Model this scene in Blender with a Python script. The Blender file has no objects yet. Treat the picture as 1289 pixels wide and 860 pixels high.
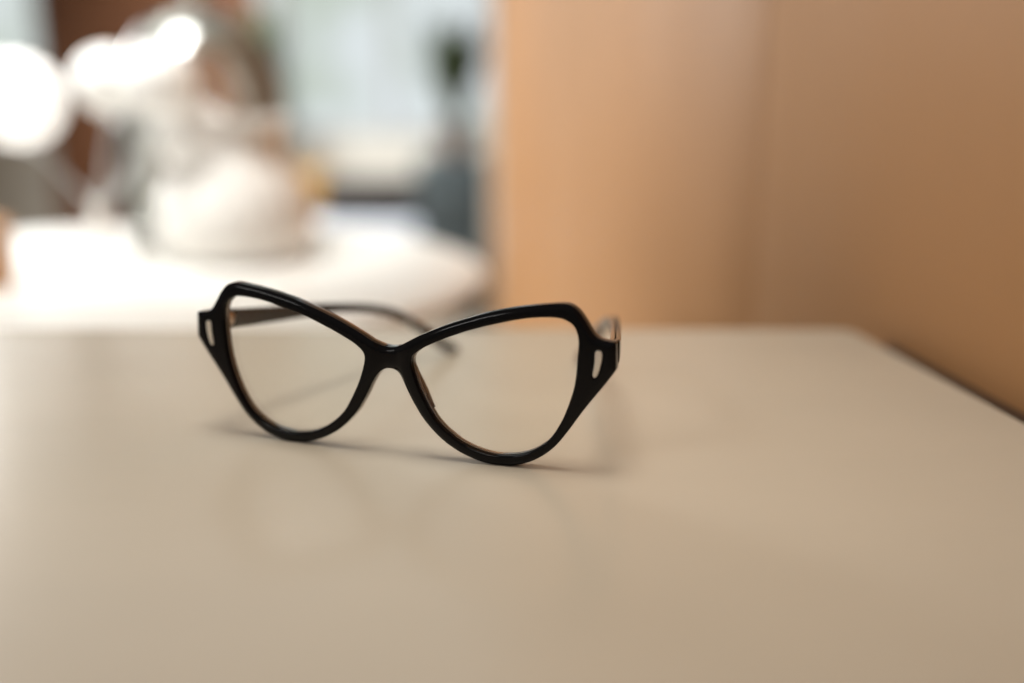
import bpy, bmesh, math, random
import numpy as np
from mathutils import Vector, Matrix
from mathutils.geometry import delaunay_2d_cdt

random.seed(7)
R = math.radians
scene = bpy.context.scene
col = scene.collection

# ---------------------------------------------------------------- camera
cam_data = bpy.data.cameras.new('camera')
cam = bpy.data.objects.new('camera', cam_data)
col.objects.link(cam)
cam.location = (0, 0, 0.1076)
cam.rotation_euler = (R(90 - 13.56), 0, 0)
cam_data.sensor_width = 36.0
cam_data.lens = 36.31
cam_data.clip_start = 0.01
cam_data.clip_end = 100
cam_data.dof.use_dof = True
cam_data.dof.focus_distance = 0.305
cam_data.dof.aperture_fstop = 2.35
cam_data.dof.aperture_blades = 0
scene.camera = cam

# ---------------------------------------------------------------- world, exposure, lights
world = bpy.data.worlds.new('World')
scene.world = world
world.use_nodes = True
wb = world.node_tree.nodes['Background']
wb.inputs[0].default_value = (1.0, 0.90, 0.78, 1)
wb.inputs[1].default_value = 0.17
scene.view_settings.view_transform = 'Standard'
scene.view_settings.look = 'None'
scene.view_settings.exposure = 0.0
scene.view_settings.gamma = 1.0


def area(name, loc, target, sx, sy, power, color):
    l = bpy.data.lights.new(name, 'AREA')
    l.shape = 'RECTANGLE'
    l.size, l.size_y = sx, sy
    l.energy = power
    l.color = color
    o = bpy.data.objects.new(name, l)
    col.objects.link(o)
    o.location = loc
    d = Vector(target) - Vector(loc)
    o.rotation_euler = d.to_track_quat('-Z', 'Y').to_euler()
    return o


wl = area('window_light', (-2.25, 3.2, 0.62), (-0.05, 2.0, 0.05), 1.1, 1.0, 19, (1.0, 0.98, 0.94))
wl.data.spread = R(76)
sl = area('side_fill_light', (-0.60, 0.62, 1.20), (-0.44, 1.10, 0.0), 0.5, 0.5, 5.0, (1.0, 1.0, 0.97))  # unseen fill added to whiten the side table and the things on it
sl.data.spread = R(50)
bl = area('back_fill_light', (-1.3, 3.1, 1.7), (-0.75, 4.3, -0.4), 0.8, 0.8, 25, (1.0, 0.98, 0.95))  # unseen fill added to brighten the far end of the room
bl.data.spread = R(65)
fw = area('camera_side_window_light', (-1.75, -0.88, 1.45), (-0.03, 0.32, 0.03), 0.85, 0.18, 8.0, (1.0, 0.98, 0.95))
ce = area('table_pool_light', (-0.03, 0.36, 0.72), (-0.01, 0.36, 0.0), 0.48, 0.48, 0.52, (1.0, 0.92, 0.80))  # unseen overhead light added, kept narrow so the table dims towards its corners
ce.data.spread = R(38)


# ---------------------------------------------------------------- materials
def lin(c):
    return tuple(c) + (1,)


def material(name, color, rough=0.5, metal=0.0, coat=0.0, noise=0.0, nscale=20.0, bump=0.0,
             bscale=200.0, color2=None, emit=None, estr=0.0, stretch=(1, 1, 1), rvar=0.0, spec=0.5, trans=0.0):
    m = bpy.data.materials.new(name)
    m.use_nodes = True
    nt = m.node_tree
    b = nt.nodes['Principled BSDF']
    b.inputs['Base Color'].default_value = lin(color)
    b.inputs['Roughness'].default_value = rough
    b.inputs['Metallic'].default_value = metal
    b.inputs['Coat Weight'].default_value = coat
    b.inputs['Coat Roughness'].default_value = 0.05
    b.inputs['Specular IOR Level'].default_value = spec
    b.inputs['Transmission Weight'].default_value = trans
    tc = nt.nodes.new('ShaderNodeTexCoord')
    mp = nt.nodes.new('ShaderNodeMapping')
    mp.inputs['Scale'].default_value = stretch
    nt.links.new(tc.outputs['Object'], mp.inputs['Vector'])
    if noise > 0 or color2:
        n = nt.nodes.new('ShaderNodeTexNoise')
        n.inputs['Scale'].default_value = nscale
        n.inputs['Detail'].default_value = 6
        nt.links.new(mp.outputs[0], n.inputs['Vector'])
        r = nt.nodes.new('ShaderNodeValToRGB')
        r.color_ramp.elements[0].position = 0.35
        r.color_ramp.elements[1].position = 0.65
        c2 = color2 if color2 else tuple(min(1, c * (1 - noise)) for c in color)
        r.color_ramp.elements[0].color = lin(c2)
        r.color_ramp.elements[1].color = lin(color)
        nt.links.new(n.outputs['Fac'], r.inputs[0])
        nt.links.new(r.outputs[0], b.inputs['Base Color'])
    if rvar > 0:
        n3 = nt.nodes.new('ShaderNodeTexNoise')
        n3.inputs['Scale'].default_value = nscale * 2.3
        n3.inputs['Detail'].default_value = 5
        nt.links.new(mp.outputs[0], n3.inputs['Vector'])
        mr = nt.nodes.new('ShaderNodeMapRange')
        mr.inputs['From Min'].default_value = 0.3
        mr.inputs['From Max'].default_value = 0.7
        mr.inputs['To Min'].default_value = max(0, rough - rvar)
        mr.inputs['To Max'].default_value = rough + rvar
        nt.links.new(n3.outputs['Fac'], mr.inputs[0])
        nt.links.new(mr.outputs[0], b.inputs['Roughness'])
    if bump > 0:
        n2 = nt.nodes.new('ShaderNodeTexNoise')
        n2.inputs['Scale'].default_value = bscale
        n2.inputs['Detail'].default_value = 3
        nt.links.new(mp.outputs[0], n2.inputs['Vector'])
        bp = nt.nodes.new('ShaderNodeBump')
        bp.inputs['Strength'].default_value = bump
        bp.inputs['Distance'].default_value = 0.001
        nt.links.new(n2.outputs['Fac'], bp.inputs['Height'])
        nt.links.new(bp.outputs[0], b.inputs['Normal'])
    if emit:
        b.inputs['Emission Color'].default_value = lin(emit)
        b.inputs['Emission Strength'].default_value = estr
    return m


def thin_glass(name, tint, ior=1.45, refl=1.0):
    m = bpy.data.materials.new(name)
    m.use_nodes = True
    nt = m.node_tree
    nt.nodes.remove(nt.nodes['Principled BSDF'])
    out = nt.nodes['Material Output']
    t = nt.nodes.new('ShaderNodeBsdfTransparent')
    t.inputs[0].default_value = lin(tint)
    g = nt.nodes.new('ShaderNodeBsdfGlossy')
    g.inputs['Roughness'].default_value = 0.02
    g.inputs['Color'].default_value = (refl, refl, refl, 1)
    f = nt.nodes.new('ShaderNodeFresnel')
    f.inputs[0].default_value = ior
    mx = nt.nodes.new('ShaderNodeMixShader')
    nt.links.new(f.outputs[0], mx.inputs[0])
    nt.links.new(t.outputs[0], mx.inputs[1])
    nt.links.new(g.outputs[0], mx.inputs[2])
    nt.links.new(mx.outputs[0], out.inputs['Surface'])
    return m


M = {
    'black': material('black_acetate', (0.004, 0.004, 0.005), 0.085, rvar=0.025, nscale=90, spec=0.17),
    'brown': material('brown_acetate', (0.12, 0.05, 0.019), 0.16, coat=0.4, color2=(0.035, 0.014, 0.007), nscale=110, stretch=(1, .5, 1)),
    'darkbrown': material('smoky_acetate', (0.040, 0.024, 0.017), 0.14, coat=0.15, color2=(0.009, 0.007, 0.006), nscale=140, stretch=(1, .4, 1)),
    'pad': material('clear_brown_acetate', (0.16, 0.08, 0.04), 0.12, coat=0.4, trans=0.5),
    'metal': material('nickel', (0.72, 0.60, 0.52), 0.28, metal=1.0, noise=.1, nscale=300),
    'inlay': material('champagne_inlay', (0.92, 0.86, 0.75), 0.25, metal=0.0, noise=.06, nscale=300),
    'lens': thin_glass('lens_glass', (0.982, 0.985, 0.978), 1.33),
    'lensedge': material('ground_lens_edge', (0.42, 0.36, 0.31), 0.25, coat=0.3),
    'table': material('cream_lacquer', (0.57, 0.515, 0.43), 0.25, spec=0.45, noise=0.05, nscale=5, stretch=(1, 2.2, 1)),
    'tableedge': material('table_edge', (0.50, 0.41, 0.30), 0.4, noise=0.08, nscale=30),
    'wall': material('terracotta_panel', (0.50, 0.26, 0.11), 0.5, spec=0.15, noise=0.04, nscale=3.0, bump=0.15, bscale=90, rvar=0.05, stretch=(1, 1, .35)),
    'gap_shade': material('dark_brown_gap_shade', (0.10, 0.045, 0.016), 0.5, noise=.1),  # dark colour for the shaded gap between table and wall
    'white': material('white_lacquer', (0.86, 0.85, 0.81), 0.30, noise=0.03, nscale=12),
    'ceramic': material('white_ceramic', (0.84, 0.82, 0.78), 0.15, coat=0.6, noise=0.03, nscale=30),
    'greyshell': material('grey_white_shell', (0.74, 0.73, 0.69), 0.35, noise=0.08, nscale=12),
    'floor': material('pale_floor', (0.50, 0.44, 0.36), 0.45, noise=0.12, nscale=4),
    'backwall': material('off_white_plaster', (0.60, 0.58, 0.52), 0.8, noise=0.05, nscale=3, bump=.2, bscale=60),
    'wood': material('brown_wood', (0.22, 0.095, 0.045), 0.45, color2=(0.15, 0.062, 0.03), nscale=6, stretch=(6, 6, .5)),
    'frame': material('window_frame_paint', (0.42, 0.43, 0.42), 0.4, noise=.05),
    'outdoor': None,
    'mustard': material('mustard_fabric', (0.36, 0.20, 0.045), 0.9, noise=.15, nscale=60, bump=.4, bscale=400),
    'darkleather': material('dark_leather', (0.02, 0.015, 0.012), 0.6, noise=.2, nscale=50, bump=.3, bscale=300),
    'bluegrey': material('pale_blue_fabric', (0.66, 0.72, 0.80), 0.9, noise=.1, nscale=60, bump=.4, bscale=400),
    'teal': material('dark_teal_paint', (0.085, 0.11, 0.12), 0.5, noise=.1),
    'leaf': material('green_leaf', (0.06, 0.09, 0.035), 0.6, noise=.3, nscale=40),
    'pot': material('clay_pot', (0.16, 0.08, 0.05), 0.8, noise=.2, nscale=40),
    'tan': material('tan_leather', (0.52, 0.27, 0.12), 0.5, noise=.1, nscale=50),
    'glass': thin_glass('window_glass', (0.95, 0.97, 0.96), 1.45),
    'cloche': thin_glass('cloche_glass', (0.90, 0.92, 0.90), 1.9),
    'highlight_globe': material('highlight_glow_bright', (0.9, 0.9, 0.88), 0.25, emit=(1, 0.98, 0.94), estr=0.6),  # emission stands in for a sunlit highlight
    'highlight_globe_dim': material('highlight_glow_dim', (0.85, 0.85, 0.82), 0.25, emit=(1, 0.96, 0.9), estr=0.18),  # weaker glow for the dimmer parts of the same highlight
}


def outdoor_material():
    m = bpy.data.materials.new('daylight_outside')
    m.use_nodes = True
    nt = m.node_tree
    nt.nodes.remove(nt.nodes['Principled BSDF'])
    out = nt.nodes['Material Output']
    e = nt.nodes.new('ShaderNodeEmission')
    tc = nt.nodes.new('ShaderNodeTexCoord')
    n = nt.nodes.new('ShaderNodeTexNoise')
    n.inputs['Scale'].default_value = 1.6
    n.inputs['Detail'].default_value = 2
    r = nt.nodes.new('ShaderNodeValToRGB')
    r.color_ramp.elements[0].position = 0.35
    r.color_ramp.elements[0].color = (0.55, 0.60, 0.52, 1)
    r.color_ramp.elements[1].position = 0.6
    r.color_ramp.elements[1].color = (0.80, 0.83, 0.87, 1)
    nt.links.new(tc.outputs['Object'], n.inputs['Vector'])
    nt.links.new(n.outputs['Fac'], r.inputs[0])
    nt.links.new(r.outputs[0], e.inputs[0])
    e.inputs[1].default_value = 1.1
    nt.links.new(e.outputs[0], out.inputs['Surface'])
    return m


M['outdoor'] = outdoor_material()


# ---------------------------------------------------------------- helpers
def tag(o, label=None, cat=None, group=None, kind=None):
    if label: o['label'] = label
    if cat: o['category'] = cat
    if group: o['group'] = group
    if kind: o['kind'] = kind
    return o


def empty(name, loc=(0, 0, 0), rz=0.0):
    o = bpy.data.objects.new(name, None)
    o.empty_display_size = 0.02
    o.location = loc
    o.rotation_euler = (0, 0, rz)
    col.objects.link(o)
    return o


def finish(name, bm, mat, parent=None, angle=35, loc=None):
    bmesh.ops.recalc_face_normals(bm, faces=bm.faces[:])
    me = bpy.data.meshes.new(name)
    bm.to_mesh(me)
    bm.free()
    me.materials.append(mat)
    me.shade_smooth()
    me.set_sharp_from_angle(angle=R(angle))
    o = bpy.data.objects.new(name, me)
    col.objects.link(o)
    if parent: o.parent = parent
    if loc: o.location = loc
    return o


def box(x0, x1, y0, y1, z0, z1, bev=0.002, bm=None, seg=2):
    b = bmesh.new()
    bmesh.ops.create_cube(b, size=1)
    for v in b.verts:
        v.co = Vector(((x0 + x1) / 2 + v.co.x * (x1 - x0), (y0 + y1) / 2 + v.co.y * (y1 - y0), (z0 + z1) / 2 + v.co.z * (z1 - z0)))
    if bev > 0:
        bmesh.ops.bevel(b, geom=b.edges[:], offset=bev, segments=seg, affect='EDGES', profile=0.6)
    if bm is None:
        return b
    me = bpy.data.meshes.new('tmp'); b.to_mesh(me); b.free(); bm.from_mesh(me); bpy.data.meshes.remove(me)
    return bm


def lathe(profile, segs=64, cx=0, cy=0):
    bm = bmesh.new()
    rings = []
    for r, z in profile:
        if r < 1e-6:
            rings.append([bm.verts.new((cx, cy, z))])
        else:
            rings.append([bm.verts.new((cx + r * math.cos(2 * math.pi * i / segs), cy + r * math.sin(2 * math.pi * i / segs), z)) for i in range(segs)])
    for a, b in zip(rings[:-1], rings[1:]):
        for i in range(segs):
            j = (i + 1) % segs
            if len(a) == 1 and len(b) == 1: continue
            if len(a) == 1: bm.faces.new((a[0], b[i], b[j]))
            elif len(b) == 1: bm.faces.new((a[i], a[j], b[0]))
            else: bm.faces.new((a[i], a[j], b[j], b[i]))
    return bm


def loft(sections, cap=True):
    bm = bmesh.new()
    rings = [[bm.verts.new(p) for p in s] for s in sections]
    n = len(rings[0])
    for a, b in zip(rings[:-1], rings[1:]):
        for i in range(n):
            j = (i + 1) % n
            bm.faces.new((a[i], a[j], b[j], b[i]))
    if cap:
        bm.faces.new(rings[0][::-1])
        bm.faces.new(rings[-1])
    return bm


def tube(pts, rad, segs=12):
    secs = []
    pts = [Vector(p) for p in pts]
    for i, p in enumerate(pts):
        d = (pts[min(i + 1, len(pts) - 1)] - pts[max(i - 1, 0)]).normalized()
        a = d.orthogonal().normalized() if abs(d.z) > .9 else d.cross(Vector((0, 0, 1))).normalized()
        b = d.cross(a)
        r = rad[i] if isinstance(rad, (list, tuple)) else rad
        secs.append([p + a * r * math.cos(2 * math.pi * k / segs) + b * r * math.sin(2 * math.pi * k / segs) for k in range(segs)])
    return loft(secs)


# half outline of the frame, its lens opening and its slot, millimetres from the symmetry plane and the table
OUT= [[2.52, 33.74], [4.18, 34.6], [6.12, 35.68], [9.49, 37.56], [13.43, 39.46], [17.98, 41.44], [22.2, 43.02], [24.39, 43.79], [30.53, 45.86], [36.61, 47.33], [41.79, 48.37], [47.16, 49.2], [51.25, 49.66], [53.27, 49.83], [55.1, 49.68], [56.93, 48.56], [57.83, 47.71], [59.1, 45.97], [60.35, 44.05], [61.55, 42.13], [62.47, 40.8], [63.63, 39.98], [65.68, 39.6], [67.08, 39.47], [68.41, 39.37], [68.52, 37.65], [68.57, 36.03], [68.64, 33.64], [68.71, 31.48], [67.37, 29.43], [65.04, 26.16], [62.7, 23.07], [60.18, 19.71], [57.88, 16.31], [55.4, 12.5], [52.36, 8.28], [50.13, 5.96], [47.24, 3.7], [43.73, 1.76], [39.98, 0.51], [37.59, 0.05], [34.88, 0.02], [32.01, 0.12], [28.13, 0.82], [23.61, 2.46], [20.88, 3.79], [17.38, 6.02], [14.23, 8.87], [11.03, 12.38], [9.17, 15.28], [7.02, 19.02], [5.8, 21.6], [4.79, 23.55], [3.94, 25.04], [2.87, 26.3], [1.81, 26.8]]
HOLE= [[8.89, 32.7], [7.64, 31.43], [7.4, 29.96], [7.54, 29.2], [8.16, 26.61], [9.49, 22.65], [11.29, 18.86], [12.74, 16.08], [15.05, 12.35], [17.62, 9.74], [21.63, 6.73], [24.62, 5.14], [28.08, 3.94], [31.5, 3.16], [34.66, 2.92], [39.29, 3.38], [43.16, 4.57], [45.87, 5.99], [49.45, 8.76], [51.51, 11.56], [53.8, 15.76], [55.55, 20.43], [56.94, 25.23], [57.48, 28.71], [57.83, 33.1], [58.06, 37.52], [58.09, 38.28], [57.89, 40.49], [57.13, 42.98], [55.64, 44.5], [53.5, 45.42], [51.63, 45.72], [47.87, 45.64], [43.68, 45.22], [39.29, 44.33], [34.91, 43.26], [30.51, 42.09], [25.0, 40.35], [18.41, 37.73], [15.5, 36.4], [11.51, 34.48]]
SLOT= [[62.7, 35.57], [62.8, 36.71], [63.52, 37.04], [64.66, 36.76], [64.87, 35.96], [64.77, 33.97], [64.18, 31.32], [63.55, 29.37], [62.84, 28.68], [62.37, 28.99], [62.17, 29.65], [62.49, 31.67], [62.73, 33.7]]

# ---------------------------------------------------------------- the setting
FLOOR = -0.75
fl = finish('floor', box(-6, 5, -2, 7, FLOOR - 0.1, FLOOR, 0), M['floor'])
tag(fl, kind='structure')
bw = bmesh.new()
YB = 4.6
# back wall with two openings (door-sized and window-sized), built as butted pieces
for (x0, x1, z0, z1) in ((-6, -2.55, FLOOR, 2.0), (-2.0, -1.02, FLOOR, -0.72), (-2.55, -2.0, FLOOR, -0.10),
                         (-1.02, -0.05, FLOOR, -0.09), (-0.05, 5, FLOOR, 2.0),
                         (-2.55, -2.0, 1.6, 2.0), (-2.0, -1.02, 1.6, 2.0), (-1.02, -0.05, 1.6, 2.0)):
    if z1 - z0 > .02:
        box(x0 + .0005, x1 - .0005, YB, YB + 0.12, z0, z1, 0, bw)
tag(finish('back_wall', bw, M['backwall']), kind='structure')
sky = finish('sky', box(-7, 5, 7.6, 7.65, -1.5, 5, 0), M['outdoor'])
tag(sky, kind='structure')

# ---------------------------------------------------------------- right partition of large terracotta panels
def wall_x(y): return 0.2139 - 0.094 * y
wa = empty('partition_wall', (wall_x(0), 0, FLOOR), math.atan(0.094))
tag(wa, 'tall peach and terracotta panelled partition rising behind the right side of the cream table', 'wall')
core = finish('wall_core', box(0.0205, 0.10, -0.60, 2.78, 0, 2.6, 0), M['wall'], wa)
finish('gap_shade', box(-0.003, -0.0003, -0.59, 0.455, -FLOOR - 0.09, -FLOOR - 0.0022, 0.0008), M['gap_shade'], wa)  # dark strip standing in for the shade in the gap beside the table
seams = [-0.60, -0.45, 0.648, 1.746, 2.78]
for a, b in zip(seams[:-1], seams[1:]):
    finish('panel', box(0.0, 0.020, a + 0.0012, b - 0.0012, 0.0, 2.6, 0.0012), M['wall'], wa)

# ---------------------------------------------------------------- cream table
ta = empty('table', (-0.15, 0.1, FLOOR))
tag(ta, 'cream lacquered table with a smooth top that the black glasses stand on', 'table')
# top outline (world): right edge runs almost straight back, rounded far corner
def rounded(poly, r, n=8):
    out = []
    k = len(poly)
    for i in range(k):
        p, a, b = Vector(poly[i]), Vector(poly[i - 1]), Vector(poly[(i + 1) % k])
        u, v = (a - p).normalized(), (b - p).normalized()
        s, e = p + u * r, p + v * r
        for j in range(n + 1):
            t = j / n
            out.append(s * (1 - t) ** 2 + p * 2 * t * (1 - t) + e * t * t)
    return out
tp = rounded([(-0.75, -0.35), (0.237, -0.35), (0.1600, 0.4730), (-0.75, 0.4730)], 0.008)
bm = bmesh.new()
levels = [(0.0035, -0.03), (0, -0.027), (0, -0.003), (0.0009, -0.0009), (0.003, 0.0)]
c0 = Vector((-0.27, 0.06))
rings = []
for ins, z in levels:
    rings.append([bm.verts.new(((p + (c0 - p).normalized() * ins).x, (p + (c0 - p).normalized() * ins).y, z)) for p in tp])
for a, b in zip(rings[:-1], rings[1:]):
    for i in range(len(a)):
        j = (i + 1) % len(a)
        bm.faces.new((a[i], a[j], b[j], b[i]))
bm.faces.new(rings[0][::-1]); bm.faces.new(rings[-1])
o = finish('tabletop', bm, M['table'], ta, 20)
o.location = (0.15, -0.1, -FLOOR)
for x, y in ((-0.70, -0.30), (0.13, -0.30), (0.10, 0.41), (-0.70, 0.41)):
    lb = loft([[(x - r, y - r, z), (x + r, y - r, z), (x + r, y + r, z), (x - r, y + r, z)] for r, z in ((0.012, FLOOR + 0.001), (0.02, -0.031))])
    o = finish('leg', lb, M['tableedge'], ta)
    o.location = (0.15, -0.1, -FLOOR)

# ---------------------------------------------------------------- eyeglasses
YAW = -0.3166
gl = empty('eyeglasses', (-0.0373, 0.2986, 0.0), YAW)
tag(gl, 'black butterfly shaped acetate eyeglasses with brown inner layer standing open on the cream table', 'eyeglasses')

def resample(P, step):
    P = np.array(P, float)
    s = np.concatenate([[0], np.cumsum(np.hypot(*np.diff(P, axis=0).T))])
    n = max(3, int(round(s[-1] / step)))
    t = np.linspace(0, s[-1], n + 1)
    return np.stack([np.interp(t, s, P[:, 0]), np.interp(t, s, P[:, 1])], 1)

def smooth(P, sig, step, closed):
    k = int(3 * sig / step) + 1
    w = np.exp(-0.5 * (np.arange(-k, k + 1) * step / sig) ** 2); w /= w.sum()
    if closed:
        Q = np.concatenate([P[-k:], P, P[:k]])
    else:   # odd reflection keeps the end points fixed
        Q = np.concatenate([2 * P[0] - P[k:0:-1], P, 2 * P[-1] - P[-2:-k - 2:-1]])
    return np.stack([np.convolve(Q[:, i], w, 'valid') for i in (0, 1)], 1)

ST = 0.35
def build_outline():
    o = np.array(OUT)
    i1 = int(np.argmin(np.hypot(*(o - [68.41, 39.37]).T))); i2 = int(np.argmin(np.hypot(*(o - [68.71, 31.48]).T)))
    A = np.vstack([[[-2.6, 33.75], [0, 33.35]], o[:i1 + 1]]); B = o[i1:i2 + 1]; C = np.vstack([o[i2:], [[0, 27.15], [-1.9, 26.8]]])
    A = smooth(resample(A, ST), 1.1, ST, False); C = smooth(resample(C, ST), 1.3, ST, False)
    A = A[A[:, 0] > 0]; C = C[C[:, 0] > 0]
    B = resample(B, ST)[1:-1]
    H = np.vstack([[[0, A[0, 1] - .03]], A, B, C, [[0, C[-1, 1] + .03]]])
    L = H[::-1][1:-1] * [-1, 1]
    F = np.vstack([H, L])
    F = resample(np.vstack([F, F[:1]]), ST)[:-1]
    return smooth(F, 0.28, ST, True)
outline = build_outline()
outline[:, 1] -= outline[:, 1].min()
def closed_curve(P, sig):
    P = np.array(P); P = resample(np.vstack([P, P[:1]]), ST)[:-1]
    return smooth(P, sig, ST, True)
hole = closed_curve(HOLE, 1.0)
slot = closed_curve(SLOT, 0.35)
mir = lambda a: (a * [-1, 1])[::-1]
loops = [outline, hole, mir(hole), slot, mir(slot)]   # the slots hold pale metal inlays

def front_y(u, v):
    """front surface of the frame, millimetres, gently wrapped both ways; the bridge sits back a little"""
    y = 0.000777 * u * u + 0.0189 * v + 0.000824 * ((v - 28) ** 2 - 784)
    s = np.clip((np.abs(u) - 1.6) / 4.4, 0, 1); s = s * s * (3 - 2 * s)
    return y + 1.15 * (1 - s)

def dist(P, Q):
    out = np.empty(len(P))
    B = np.roll(Q, -1, 0); ab = B - Q; L2 = (ab ** 2).sum(1)
    for i in range(0, len(P), 400):
        p = P[i:i + 400, None]
        t = np.clip(((p - Q) * ab).sum(-1) / L2, 0, 1)
        out[i:i + 400] = np.sqrt((((Q + ab * t[..., None]) - p) ** 2).sum(-1).min(1))
    return out

def inside(P, Q):
    x, y = P[:, 0][:, None], P[:, 1][:, None]
    x0, y0 = Q[:, 0], Q[:, 1]; x1, y1 = np.roll(x0, -1), np.roll(y0, -1)
    c = ((y0 > y) != (y1 > y)) & (x < (x1 - x0) * (y - y0) / (y1 - y0 + 1e-12) + x0)
    return c.sum(1) % 2 == 1

def plate(loops, insets, grid):
    """planar triangulation of a region with holes, denser near its edges"""
    pts = []; edges = []
    for L in loops:
        b = len(pts); pts += L.tolist(); n = len(L)
        edges += [(b + i, b + (i + 1) % n) for i in range(n)]
    nb = len(pts)
    extra = []
    for L in loops:
        T = np.roll(L, -1, 0) - np.roll(L, 1, 0); N = np.stack([-T[:, 1], T[:, 0]], 1); N /= np.hypot(*N.T)[:, None]
        for d in insets:
            for s in (1, -1):
                extra.append(np.hstack([L + N * d * s, np.full((len(L), 1), d)]))
    E = np.vstack(extra)
    gx, gy = np.meshgrid(np.arange(-72, 72, grid), np.arange(-1, 56, grid))
    gx = gx + (np.arange(gx.shape[0]) % 2)[:, None] * grid / 2
    G = np.stack([gx.ravel(), gy.ravel(), np.full(gx.size, max(insets) * 1.3)], 1)
    E = np.vstack([E, G])
    ok = inside(E[:, :2], loops[0])
    for L in loops[1:]: ok &= ~inside(E[:, :2], L)
    E = E[ok]
    dmin = np.min([dist(E[:, :2], L) for L in loops], axis=0)
    E = E[dmin > E[:, 2] * 0.93]
    # thin out points that crowd
    key = {}
    for i, (x, y, d) in enumerate(E):
        c = 0.5 * ST if d < 1 else 0.8 * ST
        key.setdefault((int(x / c), int(y / c)), i)
    E = E[sorted(key.values())]
    allp = [Vector(p) for p in pts] + [Vector((x, y)) for x, y, _ in E]
    vo, eo, fo, _, _, _ = delaunay_2d_cdt(allp, edges, [], 0, 1e-6)
    V = np.array([(v.x, v.y) for v in vo]); F = np.array([f for f in fo if len(f) == 3])
    C = V[F].mean(1)
    ok = inside(C, loops[0])
    for L in loops[1:]: ok &= ~inside(C, L)
    return V, F[ok]

V2, F2 = plate(loops, (0.12, 0.3, 0.55, 0.9, 1.3), 0.9)
d_out = dist(V2, outline)
d_hole = np.min([dist(V2, L) for L in loops[1:]], axis=0)

def edge_drop(d, r, h):
    t = np.clip(1 - d / r, 0, 1)
    return h * (1 - np.sqrt(np.clip(1 - t * t, 0, 1)))

def solid(name, yf, yb, mat, parent, angle=40, V=None, F=None):
    if V is None: V, F = V2, F2
    bm = bmesh.new()
    S = 0.001
    a = [bm.verts.new((x * S, y * S, z * S)) for (x, z), y in zip(V, yf)]
    b = [bm.verts.new((x * S, y * S, z * S)) for (x, z), y in zip(V, yb)]
    cnt = {}
    for f in F:
        for i in range(3):
            e = (int(f[i]), int(f[(i + 1) % 3])); cnt[e] = 1
        bm.faces.new([a[i] for i in f]); bm.faces.new([b[i] for i in f[::-1]])
    for (i, j) in cnt:
        if (j, i) not in cnt:
            bm.faces.new((a[j], a[i], b[i], b[j]))
    return finish(name, bm, mat, parent, angle)

y0 = front_y(V2[:, 0], V2[:, 1])
TF, TB = 2.5, 4.5
chamfer = 0.85 * np.clip(1 - d_out / 1.45, 0, 1) ** 1.15
yf = y0 + chamfer + edge_drop(d_hole, 0.5, 0.35)
solid('front_frame', yf, y0 + TF, M['black'], gl)
yb = y0 + TB - edge_drop(d_out, 0.9, 0.6) - edge_drop(d_hole, 0.6, 0.4)
solid('frame_backing', y0 + TF + 0.02, yb, M['brown'], gl)

for s in (1, -1):
    L = slot if s > 0 else mir(slot)
    c = L.mean(0); L = c + (L - c) * 0.985
    VI, FI = plate([L], (0.15, 0.3), 0.5)
    dI = dist(VI, L)
    yi = front_y(VI[:, 0], VI[:, 1])
    solid('inlay', yi + 0.10 + edge_drop(dI, 0.3, 0.2), yi + 2.2, M['inlay'], gl, 40, VI, FI)

# lenses: thin curved sheets set in the groove
for s in (1, -1):
    L = hole if s > 0 else mir(hole)
    c = L.mean(0)
    big = c + (L - c) * (1 + 0.25 / np.hypot(*(L - c).T))[:, None]
    VL, FL = plate([big], (0.4,), 2.0)
    def lens_y(V, off):
        y = 0.000777 * V[:, 0] ** 2 + 0.0189 * V[:, 1] + 0.000824 * ((V[:, 1] - 28) ** 2 - 784)
        b = ((V - c) ** 2).sum(1)
        return y + off + 0.0012 * b - 0.7
    lens = solid('lens', lens_y(VL, 1.5), lens_y(VL, 3.3), M['lens'], gl, 60, VL, FL)
    ring = bmesh.new(); rows = []
    T = np.roll(L, -1, 0) - np.roll(L, 1, 0); N = np.stack([T[:, 1], -T[:, 0]], 1); N /= np.hypot(*N.T)[:, None]
    if inside(L[:1] + N[:1] * .3, L)[0] == False: N = -N
    yr = front_y(L[:, 0], L[:, 1])
    for ins, dy in ((-.05, 2.15), (.10, 2.22), (.12, 2.34), (.10, 2.46), (-.05, 2.515)):
        P = L + N * ins
        rows.append([ring.verts.new((a * .001, (y + dy) * .001, b * .001)) for (a, b), y in zip(P, yr)])
    for a, b in zip(rows, rows[1:] + rows[:1]):
        for i in range(len(a)):
            j = (i + 1) % len(a)
            ring.faces.new((a[i], a[j], b[j], b[i]))
    finish('lens_edge', ring, M['lensedge'], lens, 60)

# nose pads: small clear wedges on the back of each inner rim
for s in (1, -1):
    secs = []
    cpts = [(7.2, 28.2), (7.6, 25.5), (8.6, 22.6), (9.9, 20.0), (11.4, 17.6), (13.2, 15.2)]
    for i, (u, v) in enumerate(cpts):
        t = i / (len(cpts) - 1)
        k = max(0.12, math.sin(math.pi * t)) ** 0.7
        yb0 = float(front_y(np.array([u]), np.array([v]))[0]) + TB - 0.35
        du, dv = 0.86, 0.5
        ring = []
        for q in range(12):
            a = 2 * math.pi * q / 12
            w = math.cos(a) * 1.15 * (0.5 + .5 * k); hgt = max(0, math.sin(a)) * 2.1 * k - max(0, -math.sin(a)) * .2
            uu = u - 0.2 + du * w + 0.35 * hgt; vv = v - 0.1 + dv * w
            ring.append((s * uu * .001, (yb0 + hgt) * .001, vv * .001))
        secs.append(ring)
    finish('nose_pad', loft(secs), M['pad'], gl, 60)

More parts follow.
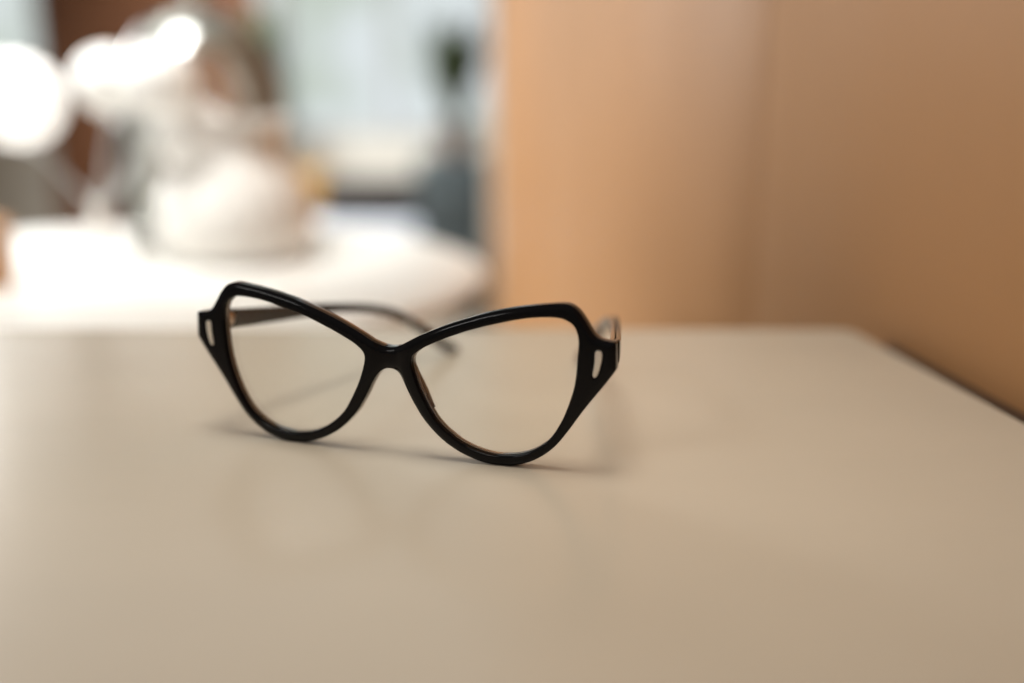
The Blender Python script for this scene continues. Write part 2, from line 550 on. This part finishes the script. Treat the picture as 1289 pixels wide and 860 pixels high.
# temples: outer black strip with a brown inner strip, bent down to the table behind
PATH = [(8.2, 67.8, 39.3, 32.2), (12, 67.2, 38.7, 32.2), (20, 65.7, 37.4, 31.3), (35, 62.4, 35.3, 29.9), (50, 59.0, 33.5, 28.7),
        (65, 55.2, 31.3, 27.7), (80, 51, 28.6, 25.2), (92, 47, 25.9, 22.2), (100, 43, 22.8, 19.0), (108, 38.5, 17.2, 13.2),
        (116, 33.5, 10.4, 5.6), (122, 30, 5.6, 1.0), (126.5, 27.5, 3.1, 0.02)]
PA = np.array(PATH)
tt = np.linspace(0, len(PATH) - 1, 90)
def crom(P, t):
    i = np.clip(t.astype(int), 0, len(P) - 2); f = (t - i)[:, None]
    g = lambda k: P[np.clip(i + k, 0, len(P) - 1)]
    return 0.5 * ((2 * g(0)) + (-g(-1) + g(1)) * f + (2 * g(-1) - 5 * g(0) + 4 * g(1) - g(2)) * f * f + (-g(-1) + 3 * g(0) - 3 * g(1) + g(2)) * f ** 3)
PS = crom(PA, tt)

def strip(side, w0, w1, lift):
    """one layer of a temple between lateral offsets w0..w1 (mm, + is outward)"""
    secs = []
    n = len(PS)
    for i in range(n):
        y, x, zt, zb = PS[i]
        k = lift * math.exp(-((y - 70) / 28) ** 2)
        zt += k; zb += k
        a, b = PS[max(i - 1, 0)], PS[min(i + 1, n - 1)]
        T = Vector((b[1] - a[1], b[0] - a[0])).normalized()
        N = Vector((T.y, -T.x))                     # outward
        e = i / (n - 1)
        fe = 1.0 if e < 0.965 else math.sqrt(max(0.02, 1 - ((e - 0.965) / 0.035) ** 2))
        fs = 1.0
        zc, hh = (zt + zb) / 2, (zt - zb) / 2 * (0.45 + .55 * fe) * fs
        if e > 0.965: zc = zb + hh
        ww = (w1 - w0) / 2 * (0.4 + .6 * fe); wc = (w0 + w1) / 2
        ring = []
        for q in range(24):
            ang = 2 * math.pi * q / 24
            cx, sx = math.cos(ang), math.sin(ang)
            px = wc + ww * math.copysign(abs(cx) ** 0.35, cx)
            pz = zc + hh * math.copysign(abs(sx) ** 0.45, sx)
            ring.append((side * (x + N.x * px) * .001, (y + N.y * px) * .001, max(0.00002, pz * .001)))
        secs.append(ring)
    return loft(secs)

for s in (1, -1):
    lift = 2.2 if s > 0 else 0.0
    t = finish('temple', strip(s, -0.75, 1.0, lift), M['black'], gl, 50)
    finish('inner_layer', strip(s, -2.35, -0.77, lift), M['darkbrown'] if s < 0 else M['brown'], t, 50)
    # hinge: two plates and three knuckles
    hb = bmesh.new()
    for k in range(3):
        z = 33.6 + k * 1.6
        kb = lathe([(0, 0), (1.0, 0), (1.15, .12), (1.15, 1.38), (1.0, 1.5), (0, 1.5)], 20)
        me = bpy.data.meshes.new('tmp'); kb.to_mesh(me); kb.free()
        me.transform(Matrix.Translation((s * .0634, .0094, z * .001)) @ Matrix.Scale(.001, 4))
        hb.from_mesh(me); bpy.data.meshes.remove(me)
    box(min(s * 61.5, s * 64) * .001, max(s * 61.5, s * 64) * .001, .0080, .0086, .0335, .0385, .0002, hb)
    finish('hinge', hb, M['metal'], t, 40)
    rb = lathe([(0, 0), (2.0, 0), (2.0, .25), (1.5, .5), (0, .55)], 24)
    xr = float(np.interp(16.5, PS[:, 0], PS[:, 1])) - 2.35
    mt = Matrix.Translation((s * xr * .001, .0165, .0349)) @ Matrix.Rotation(-s * math.pi / 2, 4, 'Y') @ Matrix.Scale(.001, 4)
    rb.transform(mt)
    finish('rivet', rb, M['metal'], t, 40)

# ---------------------------------------------------------------- round white side table behind the table and what is on it
st = empty('side_table', (-0.325, 0.845, FLOOR))
tag(st, 'round white side table tucked under the far edge of the cream table', 'stand')
finish('tabletop', lathe([(0, .696), (.287, .696), (.299, .702), (.304, .707), (.301, .713), (.294, .716), (0, .716)], 96), M['white'], st)
finish('pedestal', lathe([(0, 0), (.14, 0), (.14, .012), (.04, .03), (.03, .1), (.03, .68), (.06, .6955), (0, .6955)], 48), M['white'], st)
ZT = -0.0338

va = finish('vase', lathe([(0, 0), (.040, 0), (.050, .006), (.056, .022), (.055, .045), (.047, .068), (.038, .085), (.034, .098), (.037, .110), (.041, .116), (.038, .117), (.031, .100), (.036, .083), (.044, .06), (0, .01)], 48), M['ceramic'], None, 60)
va.location = (-0.240, 0.90, ZT)
va.scale = (1.2, 1.2, 1.04)
tag(va, 'white ceramic vase with flared foot standing at the back of the round white side table', 'vase')

# tall clear glass cloche beside the added highlight globes
cl = empty('glass_cloche', (-0.285, 0.97, ZT))
tag(cl, 'clear glass dome standing behind the added highlight globes on the white side table', 'glass dome')
finish('dome', lathe([(.075, .008), (.077, .06), (.076, .12), (.068, .165), (.050, .195), (.026, .212), (0, .217)], 48), M['cloche'], cl, 60)
finish('plinth', lathe([(0, 0), (.088, 0), (.090, .004), (.088, .008), (0, .008)], 48), M['white'], cl)
kb = lathe([(0, .2165), (.006, .2175), (.006, .224), (.013, .230), (.015, .238), (.010, .246), (0, .248)], 24)
finish('knob', kb, M['ceramic'], cl, 60)

# cluster of glowing globes added in place of a bright blurred highlight
la = empty('highlight_globes', (-0.345, 0.86, ZT))
tag(la, 'white globes added to glow as a bright highlight at the left end of the white side table', 'glow globes')
finish('highlight_globes_base', lathe([(0, 0), (.045, 0), (.045, .006), (.01, .012), (.006, .03), (.006, .055), (0, .055)], 32), M['white'], la)
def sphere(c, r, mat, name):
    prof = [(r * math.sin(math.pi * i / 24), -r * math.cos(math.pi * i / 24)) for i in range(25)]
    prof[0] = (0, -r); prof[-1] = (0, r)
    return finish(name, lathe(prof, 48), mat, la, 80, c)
for c, r, m in (((-.056, .0, .135), .037, 'highlight_globe'), ((.014, .015, .150), .028, 'highlight_globe_dim'), ((.064, -.01, .150), .029, 'highlight_globe_dim'), ((.080, .02, .104), .032, 'highlight_globe_dim')):
    sphere(c, r, M[m], 'highlight_globe')
    finish('highlight_globe_arm', tube([(0, 0, .045), (c[0] * .5, c[1] * .5, .08), (c[0], c[1], c[2] - r + .004)], .002, 10), M['frame'], la)

tb = finish('leather_case', box(-.03, .03, -.02, .02, 0, .05, .006, seg=3), M['tan'])
tb.location = (-0.405, 0.76, ZT); tb.rotation_euler = (0, 0, .3)
tag(tb, 'small tan leather case at the far left edge of the round white side table', 'case')


# ---------------------------------------------------------------- far end of the room
# brown door leaf beside the window
dr = empty('door', (-1.52, YB - .06, FLOOR))
tag(dr, 'dark brown wooden door left of the bright window', 'door')
finish('door_leaf', box(-.47, .44, 0, .045, 0.03, 2.3, .003), M['wood'], dr)
for z0, z1 in ((.25, 1.0), (1.15, 2.1)):
    finish('panel', box(-.33, .30, -.014, .0005, z0, z1, .006), M['wood'], dr)
finish('handle', tube([(.36, -.05, 1.0), (.36, -.05, 1.12)], .01), M['metal'], dr)

def window(x0, x1, z0, z1, label, mull):
    w = empty('window', ((x0 + x1) / 2, YB + .02, z0))
    tag(w, label, 'window')
    hw, h = (x1 - x0) / 2, z1 - z0
    fb = bmesh.new()
    t = .045
    box(-hw + .001, -hw + t, 0, .07, 0.001, h, .003, fb); box(hw - t, hw - .001, 0, .07, 0.001, h, .003, fb)
    box(-hw + t, hw - t, 0, .07, 0.001, t, .003, fb); box(-hw + t, hw - t, 0, .07, h - t, h, .003, fb)
    finish('frame', fb, M['frame'], w)
    for m in mull:
        finish('mullion', box(m - .012, m + .012, .01, .06, t, h - t, .003), M['frame'], w)
    finish('pane', box(-hw + t, hw - t, .030, .034, t, h - t, 0), M['glass'], w)
window(-1.02, -0.05, -0.09, 1.6, 'wide bright window with pale daylight behind in the back wall', (0.0,))
window(-2.55, -2.0, -0.10, 1.6, 'narrow pale window at the far left of the back wall', ())

# upholstered bench under the window
be = empty('bench', (-0.62, 4.15, FLOOR))
tag(be, 'low pale blue upholstered bench under the bright window', 'bench')
finish('seat', box(-.42, .36, -.22, .22, .20, .36, .03, seg=4), M['bluegrey'], be)
for sx in (-.37, .31):
    for sy in (-.17, .17):
        finish('leg', box(sx - .02, sx + .02, sy - .02, sy + .02, 0, .1995, .003), M['wood'], be)

def cushion(name, loc, sx, sy, sz, mat, label, cat, rz=0.0, tilt=0.0):
    bm = bmesh.new()
    N = 14
    g = {}
    for sgn in (1, -1):
        for i in range(N + 1):
            for j in range(N + 1):
                a, b = -1 + 2 * i / N, -1 + 2 * j / N
                if sgn < 0 and (i in (0, N) or j in (0, N)): g[(sgn, i, j)] = g[(1, i, j)]; continue
                th = ((1 - a ** 4) * (1 - b ** 4)) ** .5
                pin = 1 - .08 * (1 - abs(a)) - .08 * (1 - abs(b)) if False else 1
                g[(sgn, i, j)] = bm.verts.new((a * sx * (1 - .06 * (1 - b * b)), sgn * th * sy, sz + b * sz * (1 - .06 * (1 - a * a))))
        for i in range(N):
            for j in range(N):
                try: bm.faces.new((g[(sgn, i, j)], g[(sgn, i + 1, j)], g[(sgn, i + 1, j + 1)], g[(sgn, i, j + 1)]))
                except ValueError: pass
    o = finish(name, bm, mat, None, 80, loc)
    o.rotation_euler = (tilt, 0, rz)
    tag(o, label, cat)
    return o
BZ = FLOOR + .361
cushion('cushion', (-0.86, 4.22, BZ), .12, .05, .10, M['mustard'], 'mustard yellow cushion standing at the left end of the blue bench', 'cushion', .1, -.12)
hb = finish('handbag', box(-.21, .20, -.07, .07, 0, .17, .04, seg=3), M['darkleather'], None, 60, (-0.55, 4.13, BZ))
tag(hb, 'dark brown leather bag lying on the middle of the blue bench', 'bag')

cb = empty('cabinet', (-0.235, 4.05, FLOOR))
tag(cb, 'narrow dark teal cabinet between the blue bench and the terracotta partition', 'cabinet')
finish('cabinet_body', box(-.12, .14, -.2, .2, .05, .62, .004), M['teal'], cb)
finish('drawer', box(-.11, .13, -.216, -.2005, .35, .60, .003), M['teal'], cb)
finish('drawer', box(-.11, .13, -.216, -.2005, .08, .33, .003), M['teal'], cb)
for sx in (-.1, .12):
    finish('foot', box(sx - .015, sx + .015, -.15, .15, 0, .0495, .002), M['wood'], cb)

def plant(loc, h, spread, n, label, seed):
    rnd = random.Random(seed)
    r = empty('potted_plant', loc)
    tag(r, label, 'plant')
    finish('pot', lathe([(0, 0), (.05, 0), (.07, .11), (.075, .12), (.065, .12), (.06, .10), (0, .10)], 32), M['pot'], r, 40)
    for k in range(n):
        a = rnd.uniform(0, 6.28); L = h * rnd.uniform(.5, 1.0); out = spread * rnd.uniform(.3, 1)
        wl = .022 * rnd.uniform(.7, 1.3)
        bm = bmesh.new(); pv = None
        for i in range(9):
            t = i / 8
            q = Vector((math.cos(a) * out * t ** 1.1, math.sin(a) * out * t ** 1.1, .10 + L * t * (1 - .15 * t)))
            w = wl * math.sin(math.pi * min(1, t * .93 + .07)) + .002
            sd = Vector((-math.sin(a), math.cos(a), 0)) * w
            cur = [bm.verts.new(q - sd), bm.verts.new(q + Vector((0, 0, -w * .3))), bm.verts.new(q + sd)]
            if pv:
                bm.faces.new((pv[0], pv[1], cur[1], cur[0])); bm.faces.new((pv[1], pv[2], cur[2], cur[1]))
            pv = cur
        finish('leaf', bm, M['leaf'], r, 80)
plant((-0.215, 4.05, FLOOR + .621), .50, .15, 90, 'upright green leafy plant in a clay pot on the teal cabinet', 3)
plant((-0.99, 4.25, FLOOR), 1.35, .13, 70, 'tall slim green plant standing on the floor between door and window', 5)
